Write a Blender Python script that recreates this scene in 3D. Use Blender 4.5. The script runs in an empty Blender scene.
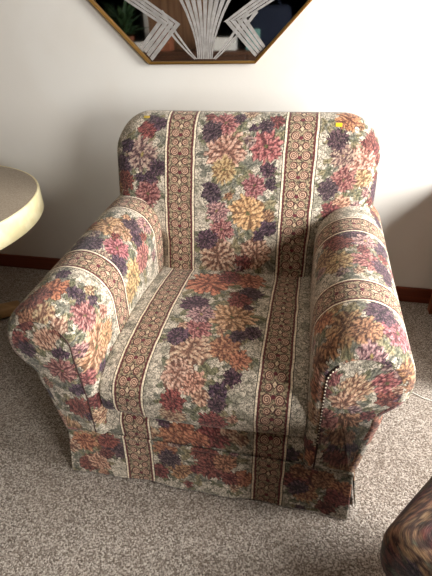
import bpy, bmesh, math, random
import numpy as np
from mathutils import Matrix, Vector

rng = np.random.RandomState(7)
random.seed(7)
scn = bpy.context.scene
col = scn.collection

# ------------------------------------------------------------------ settings
WIN = (-.35, .55, .85, 1.75)      # window openings in the right wall: y0, y1, z0, z1
WIN2 = (-1.95, -1.05, .65, 1.55)
STICKERS = [('small yellow sticker', 'YEL', (.3003, .6694, .8843), (.01, -.69, .72), .019, .013), ('small ochre sticker', 'OCH', (-.3169, .6821, .8966), (.01, -.56, .83), .020, .010)]
ET_Z = .62
OTT = (.42, .75, .50)
LIGHTS = [('daylight', (1.91, -1.5, 1.1), (-.3, 1.0, .8), .8, .8, 80, (1.0, .99, .972)),
          ('daylight', (1.91, .1, 1.3), (0.3, .3, .3), .8, .8, 104, (1.0, .99, .972))]
EXPO = 0.12
BLOOMS = {   # painted bouquets per panel: (u, v, radius, kind) in metres of cloth
 'back': [
  (-0.305,0.689,0.028,'ru'), (-0.267,0.711,0.0217,'pl'), (-0.324,0.605,0.0464,'mv'), (-0.268,0.563,0.0242,'pl'), (-0.294,0.531,0.0204,'pl'), (-0.306,0.477,0.0395,'pk'), (-0.4,0.564,0.0305,'pl'), (-0.378,0.632,0.0222,'pl'), (-0.394,0.513,0.0298,'ru'), (-0.245,0.649,0.0231,'gl'), (-0.358,0.666,0.0222,'gl'), (-0.048,0.716,0.0357,'pk'), (-0.09,0.686,0.0301,'pl'), (0.082,0.708,0.0202,'pl'), (0.115,0.726,0.0212,'ru'), (0.031,0.758,0.0198,'pe'), (-0.042,0.627,0.0546,'pe'), (0.087,0.641,0.0416,'pk'), (-0.043,0.566,0.0342,'mu'), (0.057,0.52,0.0307,'pk'), (0.098,0.571,0.0215,'pl'), (0.11,0.528,0.0161,'pl'), (-0.005,0.533,0.0333,'gl'), (0.041,0.585,0.0294,'gy'), (0.003,0.696,0.0265,'gl'), (0.137,0.679,0.0223,'gl'), (-0.084,0.491,0.0301,'pl'), (-0.062,0.432,0.0312,'mv'), (0.041,0.432,0.0522,'mu'), (-0.045,0.373,0.0336,'pk'), (-0.096,0.33,0.0325,'pl'), (0.109,0.386,0.0255,'pl'), (0.078,0.357,0.0166,'pl'), (-0.057,0.276,0.0543,'pe'), (0.07,0.296,0.0476,'pe'), (0.031,0.261,0.0251,'ru'), (0.008,0.346,0.0279,'gl'), (0.114,0.463,0.023,'gl'), (-0.106,0.563,0.0218,'gy'), (0.331,0.738,0.0362,'or'), (0.301,0.667,0.0267,'pl'), (0.32,0.617,0.032,'mv'), (0.35,0.677,0.0178,'gl'), (0.404,0.659,0.0274,'ru'), (0.386,0.608,0.0406,'pe'), (0.332,0.548,0.0315,'pk'), (0.287,0.516,0.0273,'pl'), (0.332,0.47,0.0271,'pe'), (0.372,0.511,0.0221,'gl'), (0.458,0.503,0.0325,'pl'), (0.275,0.57,0.0209,'gl'), (0.391,0.553,0.0257,'mu'), (0.262,0.713,0.0233,'gl'), (0.301,0.446,0.0258,'ru')],
 'seat': [
  (-0.07,0.298,0.0646,'or'), (0.063,0.257,0.0445,'or'), (-0.007,0.241,0.0363,'ru'), (-0.083,0.429,0.0373,'pl'), (0.076,0.344,0.0348,'pl'), (0.051,0.392,0.0328,'ru'), (-0.051,0.481,0.0335,'mv'), (0.041,0.48,0.0564,'mu'), (-0.045,0.544,0.0355,'pk'), (-0.094,0.581,0.0301,'pl'), (0.108,0.54,0.0244,'pl'), (0.072,0.559,0.0198,'pl'), (-0.046,0.631,0.0515,'pe'), (0.045,0.606,0.0384,'or'), (0.091,0.644,0.0265,'or'), (-0.059,0.704,0.0361,'pe'), (-0.014,0.72,0.0264,'pe'), (0.017,0.686,0.0219,'gl'), (0.079,0.695,0.0201,'pl'), (0.121,0.639,0.0202,'gl'), (-0.004,0.572,0.023,'gl'), (-0.114,0.509,0.0184,'gl'), (-0.024,0.359,0.031,'gl'), (0.051,0.735,0.022,'pl'), (0.049,0.766,0.0205,'pl'), (-0.063,0.772,0.0267,'ru'), (-0.066,0.817,0.0305,'pe'), (0.008,0.753,0.0186,'pe'), (-0.004,0.794,0.0276,'gl'), (0.038,0.823,0.0304,'ru'), (-0.25,0.828,0.0192,'pl')],
 'base': [
  (-0.072,0.831,0.0398,'or'), (-0.104,0.79,0.0176,'pl'), (0.036,0.815,0.0384,'ru'), (-0.008,0.836,0.0269,'or'), (-0.235,0.854,0.0237,'gl'), (0.108,0.811,0.0214,'pe'), (-0.144,0.835,0.0208,'pe'), (-0.041,0.799,0.0211,'or'), (0.073,0.786,0.0198,'pe'), (0.239,0.838,0.0229,'pl')],
 'skirt_front': [
  (-0.032,0.973,0.0297,'gl'), (-0.092,0.937,0.0287,'pl'), (0.024,0.929,0.0362,'ru'), (-0.137,0.974,0.0301,'gy'), (0.102,0.973,0.0227,'gl'), (0.081,0.899,0.0229,'ru'), (-0.314,0.976,0.0447,'mu'), (-0.256,0.94,0.0327,'pl'), (-0.285,0.914,0.0206,'ru'), (-0.36,0.897,0.0301,'gy'), (-0.312,0.874,0.0291,'pe'), (-0.394,0.925,0.0238,'pe'), (0.296,0.949,0.0333,'ru'), (0.352,0.899,0.0255,'gl'), (0.267,0.907,0.0247,'pl'), (0.345,0.849,0.0223,'ru'), (0.241,0.968,0.0213,'gl'), (0.38,0.926,0.0285,'or'), (0.277,0.856,0.0237,'gl'), (-0.103,0.974,0.0307,'or'), (0.011,0.984,0.0336,'ru'), (0.067,0.958,0.0306,'br'), (-0.062,0.896,0.0291,'br'), (0.117,0.904,0.0275,'or'), (-0.125,0.877,0.0259,'ru'), (-0.005,0.875,0.0246,'gl'), (0.258,0.932,0.0327,'ru'), (0.333,0.951,0.0305,'br'), (0.288,0.89,0.0292,'or'), (0.366,0.892,0.0283,'ru'), (0.268,0.974,0.0257,'br'), (0.371,0.962,0.0243,'gl'), (-0.349,0.953,0.0324,'or'), (-0.275,0.969,0.0285,'ru'), (-0.345,0.863,0.0293,'ru')],
 'arm_left': [
  (0.375,0.486,0.0467,'mu'), (0.374,0.431,0.0311,'mu'), (0.426,0.426,0.0284,'pl'), (0.394,0.39,0.0246,'pl'), (0.29,0.42,0.037,'pk'), (0.264,0.506,0.0399,'pl'), (0.243,0.387,0.0282,'pl'), (0.295,0.318,0.0427,'mu'), (0.381,0.332,0.0406,'pk'), (0.22,0.44,0.0268,'mv'), (0.32,0.392,0.0226,'gl'), (0.253,0.296,0.0326,'mu'), (0.473,0.338,0.0325,'gl'), (0.475,0.393,0.0266,'mv'), (0.05,0.489,0.0322,'or'), (0.021,0.516,0.0296,'ru'), (-0.043,0.519,0.0302,'br'), (-0.023,0.472,0.0246,'pe'), (-0.035,0.42,0.0227,'pe'), (0.057,0.423,0.0156,'pl'), (0.061,0.445,0.0155,'pl'), (0.078,0.393,0.0135,'pl'), (0.028,0.387,0.0311,'pk'), (0.024,0.291,0.0544,'mu'), (0.078,0.285,0.0298,'mu'), (0.009,0.434,0.0243,'gy'), (-0.022,0.373,0.0257,'gl'), (-0.027,0.324,0.0208,'mv'), (-0.027,0.23,0.0249,'pk'), (-0.023,0.141,0.0234,'ru'), (-0.019,0.083,0.0272,'pe')],
 'panel_left': [
  (-0.428,0.521,0.0252,'ru'), (-0.409,0.498,0.0213,'pl'), (-0.35,0.537,0.027,'pe'), (-0.33,0.44,0.0348,'pk'), (-0.321,0.497,0.0162,'pl'), (-0.385,0.494,0.0182,'gl'), (-0.35,0.374,0.0284,'gy'), (-0.309,0.367,0.0211,'pl'), (-0.321,0.294,0.0318,'ru'), (-0.371,0.21,0.0314,'mu'), (-0.376,0.312,0.0229,'gl')],
 'arm_right': [
  (0.403,0.491,0.0344,'pl'), (0.377,0.448,0.0309,'ru'), (0.384,0.519,0.0284,'mv'), (0.288,0.44,0.0389,'mu'), (0.286,0.519,0.036,'pk'), (0.272,0.56,0.0292,'pl'), (0.31,0.483,0.0213,'gl'), (0.208,0.467,0.0216,'gl'), (0.344,0.401,0.0329,'br'), (0.458,0.466,0.0244,'mv'), (0.488,0.51,0.0253,'gy'), (0.417,0.42,0.026,'ru'), (0.035,0.445,0.0403,'br'), (0.024,0.489,0.031,'br'), (0.001,0.409,0.0233,'br'), (0.081,0.528,0.0316,'pl'), (0.043,0.562,0.0372,'pk'), (-0.038,0.496,0.0283,'mv'), (-0.008,0.536,0.0181,'gl'), (-0.023,0.439,0.0201,'gl'), (-0.027,0.601,0.0251,'br'), (-0.006,0.367,0.026,'br'), (0.094,0.387,0.0329,'or'), (0.08,0.47,0.0214,'gl'), (0.116,0.426,0.0212,'mu'), (-0.008,0.571,0.0207,'gl'), (-0.028,0.291,0.0264,'br'), (-0.028,0.21,0.0289,'pe'), (-0.023,0.083,0.0251,'ru'), (-0.039,0.045,0.0249,'or')],
 'panel_right': [
  (0.3,0.522,0.0199,'pk'), (0.356,0.509,0.0279,'pe'), (0.335,0.465,0.0258,'pe'), (0.378,0.546,0.0191,'gy'), (0.41,0.529,0.0249,'pk'), (0.422,0.483,0.022,'ru'), (0.297,0.314,0.0202,'mv'), (0.357,0.405,0.0252,'br'), (0.345,0.335,0.0288,'br'), (0.373,0.207,0.0348,'br'), (0.344,0.252,0.0282,'ru'), (0.38,0.327,0.0202,'gl')],
}
ETCH_QUADS = [[(-0.56, 1.263), (-0.54, 1.262), (-0.373, 1.162), (-0.392, 1.163)], [(-0.535, 1.262), (-0.515, 1.262), (-0.349, 1.159), (-0.368, 1.161)], [(-0.51, 1.261), (-0.49, 1.261), (-0.326, 1.157), (-0.345, 1.159)], [(-0.485, 1.261), (-0.466, 1.26), (-0.302, 1.155), (-0.321, 1.157)], [(-0.392, 1.163), (-0.373, 1.162), (-0.462, 1.073), (-0.472, 1.084)], [(-0.368, 1.161), (-0.349, 1.159), (-0.45, 1.06), (-0.46, 1.071)], [(-0.345, 1.159), (-0.326, 1.157), (-0.438, 1.047), (-0.448, 1.057)], [(-0.321, 1.157), (-0.302, 1.155), (-0.426, 1.033), (-0.436, 1.044)], [(0.007, 1.245), (0.026, 1.244), (-0.118, 1.159), (-0.135, 1.158)], [(0.031, 1.244), (0.049, 1.243), (-0.098, 1.161), (-0.114, 1.16)], [(0.053, 1.243), (0.072, 1.243), (-0.077, 1.163), (-0.094, 1.162)], [(0.076, 1.242), (0.095, 1.242), (-0.057, 1.165), (-0.073, 1.163)], [(-0.128, 1.158), (-0.111, 1.16), (-0.005, 1.05), (-0.013, 1.042)], [(-0.107, 1.16), (-0.09, 1.162), (0.005, 1.059), (-0.003, 1.052)], [(-0.086, 1.163), (-0.07, 1.165), (0.015, 1.068), (0.007, 1.061)], [(-0.066, 1.166), (-0.049, 1.168), (0.025, 1.077), (0.017, 1.069)]]
ETCH_BLADES = [[(-0.251, 1.037), (-0.276, 1.058), (-0.298, 1.079), (-0.318, 1.099), (-0.337, 1.12), (-0.355, 1.14), (-0.373, 1.16), (-0.39, 1.179), (-0.407, 1.199)], [(-0.244, 1.037), (-0.265, 1.058), (-0.283, 1.079), (-0.299, 1.099), (-0.315, 1.119), (-0.33, 1.139), (-0.345, 1.159), (-0.359, 1.179), (-0.373, 1.198)], [(-0.238, 1.037), (-0.239, 1.069), (-0.244, 1.101), (-0.252, 1.132), (-0.263, 1.162), (-0.275, 1.192), (-0.29, 1.222), (-0.306, 1.251), (-0.324, 1.279)], [(-0.231, 1.037), (-0.232, 1.069), (-0.235, 1.101), (-0.241, 1.131), (-0.248, 1.162), (-0.258, 1.192), (-0.268, 1.221), (-0.28, 1.25), (-0.293, 1.278)], [(-0.224, 1.037), (-0.224, 1.069), (-0.226, 1.1), (-0.229, 1.131), (-0.234, 1.161), (-0.24, 1.191), (-0.246, 1.22), (-0.254, 1.249), (-0.262, 1.277)], [(-0.217, 1.037), (-0.216, 1.069), (-0.217, 1.1), (-0.218, 1.131), (-0.22, 1.161), (-0.222, 1.191), (-0.225, 1.22), (-0.228, 1.248), (-0.232, 1.276)], [(-0.21, 1.037), (-0.209, 1.069), (-0.208, 1.1), (-0.207, 1.131), (-0.206, 1.161), (-0.204, 1.19), (-0.203, 1.219), (-0.202, 1.247), (-0.201, 1.275)], [(-0.203, 1.037), (-0.201, 1.069), (-0.199, 1.1), (-0.195, 1.13), (-0.191, 1.16), (-0.187, 1.19), (-0.182, 1.218), (-0.177, 1.246), (-0.171, 1.274)], [(-0.197, 1.037), (-0.194, 1.069), (-0.19, 1.1), (-0.184, 1.13), (-0.177, 1.16), (-0.169, 1.189), (-0.161, 1.218), (-0.151, 1.246), (-0.141, 1.273)], [(-0.19, 1.037), (-0.187, 1.068), (-0.181, 1.1), (-0.173, 1.13), (-0.163, 1.16), (-0.152, 1.189), (-0.14, 1.217), (-0.126, 1.245), (-0.111, 1.272)], [(-0.183, 1.037), (-0.179, 1.068), (-0.172, 1.099), (-0.161, 1.13), (-0.149, 1.159), (-0.135, 1.188), (-0.118, 1.217), (-0.101, 1.244), (-0.082, 1.271)], [(-0.176, 1.037), (-0.154, 1.057), (-0.136, 1.077), (-0.118, 1.096), (-0.102, 1.115), (-0.086, 1.134), (-0.071, 1.153), (-0.056, 1.171), (-0.042, 1.189)], [(-0.169, 1.036), (-0.143, 1.057), (-0.121, 1.076), (-0.101, 1.096), (-0.081, 1.115), (-0.062, 1.134), (-0.044, 1.152), (-0.027, 1.171), (-0.01, 1.189)]]

# ------------------------------------------------------------------ helpers
def tag(o, label=None, cat=None, group=None, kind=None):
    if label: o['label'] = label
    if cat: o['category'] = cat
    if group: o['group'] = group
    if kind: o['kind'] = kind
    return o

def empty(name, loc=(0, 0, 0), parent=None):
    o = bpy.data.objects.new(name, None); col.objects.link(o)
    o.location = loc; o.empty_display_size = .05
    if parent: o.parent = parent
    return o

def link_mesh(name, me, mat=None, parent=None, smooth=True):
    if mat: me.materials.append(mat)
    if smooth: me.polygons.foreach_set('use_smooth', [True]*len(me.polygons))
    o = bpy.data.objects.new(name, me); col.objects.link(o)
    if parent is not None:
        o.parent = parent
        p = parent; off = Vector((0, 0, 0))
        while p is not None: off += p.location; p = p.parent
        o.location = -off
    return o

def bm_obj(name, bm, mat, parent=None, smooth=False):
    me = bpy.data.meshes.new(name); bmesh.ops.recalc_face_normals(bm, faces=bm.faces[:])
    bm.to_mesh(me); bm.free()
    return link_mesh(name, me, mat, parent, smooth)

def box(bm, x0, x1, y0, y1, z0, z1, bev=0, seg=2):
    r = bmesh.ops.create_cube(bm, size=1)
    vs = r['verts']
    for v in vs:
        v.co = Vector(((x0+x1)/2+v.co.x*(x1-x0), (y0+y1)/2+v.co.y*(y1-y0), (z0+z1)/2+v.co.z*(z1-z0)))
    if bev:
        es = list({e for v in vs for e in v.link_edges})
        bmesh.ops.bevel(bm, geom=es, offset=bev, segments=seg, profile=.5, affect='EDGES')

def add_tube(bm, pts, r, n=8, closed=False):
    P = [Vector(p) for p in pts]; m = len(P); rings = []
    up = Vector((0.13, 0.21, 1)).normalized()
    for i, p in enumerate(P):
        a = P[(i-1) % m] if (closed or i > 0) else p
        b = P[(i+1) % m] if (closed or i < m-1) else p
        t = (b-a).normalized()
        s = t.cross(up)
        if s.length < .05: s = t.cross(Vector((1, 0, 0)))
        s.normalize(); w = s.cross(t)
        rr = r[i] if hasattr(r, '__len__') else r
        rings.append([bm.verts.new(p+(s*math.cos(k*2*math.pi/n)+w*math.sin(k*2*math.pi/n))*rr) for k in range(n)])
    for i in range(m if closed else m-1):
        A, B = rings[i], rings[(i+1) % m]
        for k in range(n): bm.faces.new((A[k], A[(k+1) % n], B[(k+1) % n], B[k]))
    if not closed:
        bm.faces.new(rings[0]); bm.faces.new(rings[-1][::-1])

def lathe(bm, prof, cx, cy, n=64):
    rings = [[bm.verts.new((cx+r*math.cos(2*math.pi*k/n), cy+r*math.sin(2*math.pi*k/n), z)) for k in range(n)] for r, z in prof]
    for A, B in zip(rings, rings[1:]):
        for k in range(n): bm.faces.new((A[k], A[(k+1) % n], B[(k+1) % n], B[k]))
    bm.faces.new(rings[0]); bm.faces.new(rings[-1])

# ------------------------------------------------------------------ node helpers
def new_mat(name):
    m = bpy.data.materials.new(name); m.use_nodes = True
    nt = m.node_tree; b = nt.nodes['Principled BSDF']
    return m, nt, b
def N(nt, t, **k):
    n = nt.nodes.new(t)
    for a, v in k.items():
        if a.startswith('in_'):
            key = a[3:]; key = int(key) if key.isdigit() else key.replace('_', ' ')
            n.inputs[key].default_value = v
        else: setattr(n, a, v)
    return n
class M_:
    """tiny math-node builder"""
    def __init__(s, nt): s.nt = nt
    def m(s, op, a, b=None, c=None):
        n = s.nt.nodes.new('ShaderNodeMath'); n.operation = op
        for i, v in enumerate((a, b, c)):
            if v is None: continue
            if isinstance(v, (int, float)): n.inputs[i].default_value = v
            else: s.nt.links.new(v, n.inputs[i])
        return n.outputs[0]
    def mix(s, f, a, b, blend='MIX'):
        n = s.nt.nodes.new('ShaderNodeMix'); n.data_type = 'RGBA'; n.blend_type = blend
        for i, v in ((0, f), (6, a), (7, b)):
            if isinstance(v, (int, float)): n.inputs[i].default_value = v
            elif isinstance(v, tuple): n.inputs[i].default_value = v
            else: s.nt.links.new(v, n.inputs[i])
        return n.outputs[2]
    def step(s, lo, hi, x):   # smooth 0..1
        n = s.nt.nodes.new('ShaderNodeMapRange'); n.interpolation_type = 'SMOOTHSTEP'
        n.inputs[1].default_value = lo; n.inputs[2].default_value = hi
        s.nt.links.new(x, n.inputs[0]); return n.outputs[0]
def S(r, g, b):   # sRGB 0-255 -> linear
    f = lambda c: (c/12.92 if c <= .04045 else ((c+.055)/1.055)**2.4)
    return (f(r/255), f(g/255), f(b/255), 1.0)

# ------------------------------------------------------------------ fabric
def make_fabric(name, period, shift=0.0, bw=1.0, dim=1.0, ground=(S(210, 196, 174), S(158, 150, 130))):
    """woven tapestry: cream ground with sage scribbles, painted bouquets ('bloom' attribute), scroll bands from UV"""
    m, nt, b = new_mat(name); L = nt.links; X = M_(nt)
    uv = N(nt, 'ShaderNodeUVMap'); sep = N(nt, 'ShaderNodeSeparateXYZ'); L.new(uv.outputs[0], sep.inputs[0])
    u, v = sep.outputs[0], sep.outputs[1]
    # slight wander of the weave
    nz = N(nt, 'ShaderNodeTexNoise', in_Scale=14.0, in_Detail=1.0); L.new(uv.outputs[0], nz.inputs['Vector'])
    uw = X.m('ADD', u, X.m('MULTIPLY', X.m('SUBTRACT', nz.outputs[0], .5), .006))
    # ---- ground
    sc = N(nt, 'ShaderNodeTexNoise', in_Scale=95.0, in_Detail=2.0, in_Distortion=1.8); L.new(uv.outputs[0], sc.inputs['Vector'])
    line = X.m('ABSOLUTE', X.m('SUBTRACT', sc.outputs[0], .5))
    line = X.m('SUBTRACT', 1.0, X.step(.0, .055, line))
    lf = N(nt, 'ShaderNodeTexVoronoi', in_Scale=62.0, in_Randomness=1.0, feature='DISTANCE_TO_EDGE'); 
    wv = N(nt, 'ShaderNodeVectorMath', operation='ADD'); nv = N(nt, 'ShaderNodeTexNoise', in_Scale=30.0, in_Detail=2.0)
    L.new(uv.outputs[0], nv.inputs['Vector'])
    sv = N(nt, 'ShaderNodeVectorMath', operation='SCALE'); sv.inputs[3].default_value = .03
    L.new(nv.outputs['Color'], sv.inputs[0]); L.new(uv.outputs[0], wv.inputs[0]); L.new(sv.outputs[0], wv.inputs[1])
    L.new(wv.outputs[0], lf.inputs['Vector'])
    edge = X.m('SUBTRACT', 1.0, X.step(.0, .11, lf.outputs[0]))
    pa = N(nt, 'ShaderNodeTexNoise', in_Scale=26.0, in_Detail=2.0); L.new(uv.outputs[0], pa.inputs['Vector'])
    patch = X.step(.5, .64, pa.outputs[0])
    g = X.mix(patch, *ground)
    g = X.mix(X.m('MULTIPLY', edge, .62), g, S(84, 78, 64))
    g = X.mix(X.m('MULTIPLY', line, .95), g, S(62, 56, 50))
    # ---- painted blooms
    at = N(nt, 'ShaderNodeAttribute', attribute_name='bloom')
    nf = N(nt, 'ShaderNodeTexNoise', in_Scale=260.0, in_Detail=2.0); L.new(uv.outputs[0], nf.inputs['Vector'])
    nf2 = N(nt, 'ShaderNodeTexNoise', in_Scale=110.0, in_Detail=2.0, in_Distortion=2.0); L.new(uv.outputs[0], nf2.inputs['Vector'])
    bl = X.mix(X.m('MULTIPLY', X.step(.48, .62, nf2.outputs[0]), .15), at.outputs['Color'], X.mix(1.0, at.outputs['Color'], (.30, .25, .26, 1), 'MULTIPLY'))
    nf3 = N(nt, 'ShaderNodeTexNoise', in_Scale=165.0, in_Detail=2.0, in_Distortion=2.5); L.new(uv.outputs[0], nf3.inputs['Vector'])
    bl = X.mix(X.m('MULTIPLY', X.step(.54, .66, nf3.outputs[0]), .16), bl, S(216, 190, 156))
    bl = X.mix(X.m('MULTIPLY', X.m('SUBTRACT', 1.0, X.step(.38, .47, nf3.outputs[0])), .42), bl, X.mix(1.0, at.outputs['Color'], (.22, .18, .18, 1), 'MULTIPLY'))
    g = X.mix(X.step(.35, .65, at.outputs['Alpha']), g, bl)
    # ---- bands
    pu = X.m('MODULO', X.m('ADD', X.m('ADD', uw, shift), period*20), period)
    d = X.m('DIVIDE', X.m('ABSOLUTE', X.m('SUBTRACT', pu, period/2)), bw)
    a_ = X.m('SUBTRACT', pu, period/2)
    Pv = .060
    bv = X.m('SUBTRACT', X.m('MODULO', X.m('ADD', v, Pv*100), Pv), Pv/2)
    def blob(dx, dy, sx=1.0, sy=1.0):   # distance field
        p = X.m('MULTIPLY', X.m('SUBTRACT', d, dx), sx); q = X.m('MULTIPLY', X.m('SUBTRACT', bv, dy), sy)
        return X.m('SQRT', X.m('ADD', X.m('MULTIPLY', p, p), X.m('MULTIPLY', q, q)))
    tn = N(nt, 'ShaderNodeTexNoise', in_Scale=150.0, in_Detail=2.0, in_Distortion=1.0); L.new(uv.outputs[0], tn.inputs['Vector'])
    t = X.mix(X.step(.42, .6, tn.outputs[0]), S(166, 146, 114), S(76, 66, 52))
    for (cx, cy, R, c1, c2, sgn) in ((.0185, -.012, .0125, S(202, 166, 136), S(92, 50, 44), 1), (.0165, .018, .0095, S(204, 168, 136), S(98, 52, 48), -1)):
        r_ = blob(cx, cy)
        ang = X.m('ARCTAN2', X.m('SUBTRACT', bv, cy), X.m('SUBTRACT', d, cx))
        spi = X.m('FRACT', X.m('ADD', X.m('ADD', X.m('DIVIDE', r_, .0052), 10.0), X.m('MULTIPLY', ang, sgn/(2*math.pi))))
        c = X.mix(X.step(.42, .62, spi), c2, c1)
        t = X.mix(X.m('LESS_THAN', r_, R), t, c)
        rim = X.m('MULTIPLY', X.m('LESS_THAN', r_, R+.0020), X.m('GREATER_THAN', r_, R))
        t = X.mix(rim, t, S(84, 44, 40))
    # diamond bud between the scrolls, and a dark heart
    dia = X.m('ADD', X.m('MULTIPLY', d, 1.5), X.m('ABSOLUTE', X.m('SUBTRACT', bv, .0095)))
    t = X.mix(X.m('LESS_THAN', dia, .0135), t, S(78, 40, 40))
    t = X.mix(X.m('LESS_THAN', dia, .0095), t, S(196, 172, 138))
    t = X.mix(X.m('LESS_THAN', blob(0, -.019, 1.0, 1.1), .0062), t, S(98, 34, 42))
    # scalloped edge
    scal = X.m('ADD', .0375, X.m('MULTIPLY', X.m('SINE', X.m('MULTIPLY', v, 2*math.pi/.015)), .0016))
    t = X.mix(X.m('GREATER_THAN', d, scal), t, S(92, 40, 40))
    for lim, c in ((.0425, S(96, 44, 40)), (.0445, S(224, 208, 178)), (.0506, S(48, 34, 34))):
        t = X.mix(X.m('GREATER_THAN', d, lim), t, c)
    g = X.mix(X.m('LESS_THAN', d, .0530), g, t)
    sp = N(nt, 'ShaderNodeTexNoise', in_Scale=170.0, in_Detail=1.0, in_Distortion=.5); L.new(uv.outputs[0], sp.inputs['Vector'])
    g = X.mix(X.m('MULTIPLY', X.step(.52, .62, sp.outputs[0]), .42), g, X.mix(1.0, g, (.22, .20, .20, 1), 'MULTIPLY'))
    g = X.mix(X.m('MULTIPLY', X.m('SUBTRACT', 1.0, X.step(.36, .46, sp.outputs[0])), .35), g, X.mix(1.0, g, (1.45, 1.42, 1.40, 1), 'MULTIPLY'))
    # ---- weave threads
    th = X.m('MULTIPLY', X.m('SUBTRACT', nf.outputs[0], .5), .55)
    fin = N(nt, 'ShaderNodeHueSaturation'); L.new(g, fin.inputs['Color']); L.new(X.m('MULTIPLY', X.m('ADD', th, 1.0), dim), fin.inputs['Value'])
    fin.inputs['Saturation'].default_value = .93
    L.new(fin.outputs[0], b.inputs['Base Color'])
    b.inputs['Roughness'].default_value = .85; b.inputs['Specular IOR Level'].default_value = .25
    b.inputs['Sheen Weight'].default_value = .12; b.inputs['Sheen Roughness'].default_value = .5
    bp = N(nt, 'ShaderNodeBump', in_Strength=.35, in_Distance=.002)
    L.new(nf.outputs[0], bp.inputs['Height']); L.new(bp.outputs[0], b.inputs['Normal'])
    return m

def simple(name, c, rough=.6, spec=.4, metal=0, noise=None, bump=None):
    m, nt, b = new_mat(name); L = nt.links
    b.inputs['Roughness'].default_value = rough; b.inputs['Specular IOR Level'].default_value = spec; b.inputs['Metallic'].default_value = metal
    b.inputs['Base Color'].default_value = c
    tc = N(nt, 'ShaderNodeTexCoord')
    if noise:
        sc, c2, lo, hi = noise
        n = N(nt, 'ShaderNodeTexNoise', in_Scale=sc, in_Detail=3.0); L.new(tc.outputs['Object'], n.inputs['Vector'])
        X = M_(nt); L.new(X.mix(X.step(lo, hi, n.outputs[0]), c, c2), b.inputs['Base Color'])
    if bump:
        sc, st, di = bump
        n = N(nt, 'ShaderNodeTexNoise', in_Scale=sc, in_Detail=3.0); L.new(tc.outputs['Object'], n.inputs['Vector'])
        p = N(nt, 'ShaderNodeBump', in_Strength=st, in_Distance=di); L.new(n.outputs[0], p.inputs['Height']); L.new(p.outputs[0], b.inputs['Normal'])
    return m

def wood(name, c1, c2, scale=6.0, rough=.35, axis=0):
    m, nt, b = new_mat(name); L = nt.links; X = M_(nt)
    tc = N(nt, 'ShaderNodeTexCoord'); mp = N(nt, 'ShaderNodeMapping')
    s = [30.0, 30.0, 30.0]; s[axis] = 1.5; mp.inputs['Scale'].default_value = s
    L.new(tc.outputs['Object'], mp.inputs[0])
    n = N(nt, 'ShaderNodeTexNoise', in_Scale=scale/6, in_Detail=4.0, in_Distortion=.6); L.new(mp.outputs[0], n.inputs['Vector'])
    L.new(X.mix(X.step(.35, .68, n.outputs[0]), c1, c2), b.inputs['Base Color'])
    b.inputs['Roughness'].default_value = rough
    return m

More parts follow.
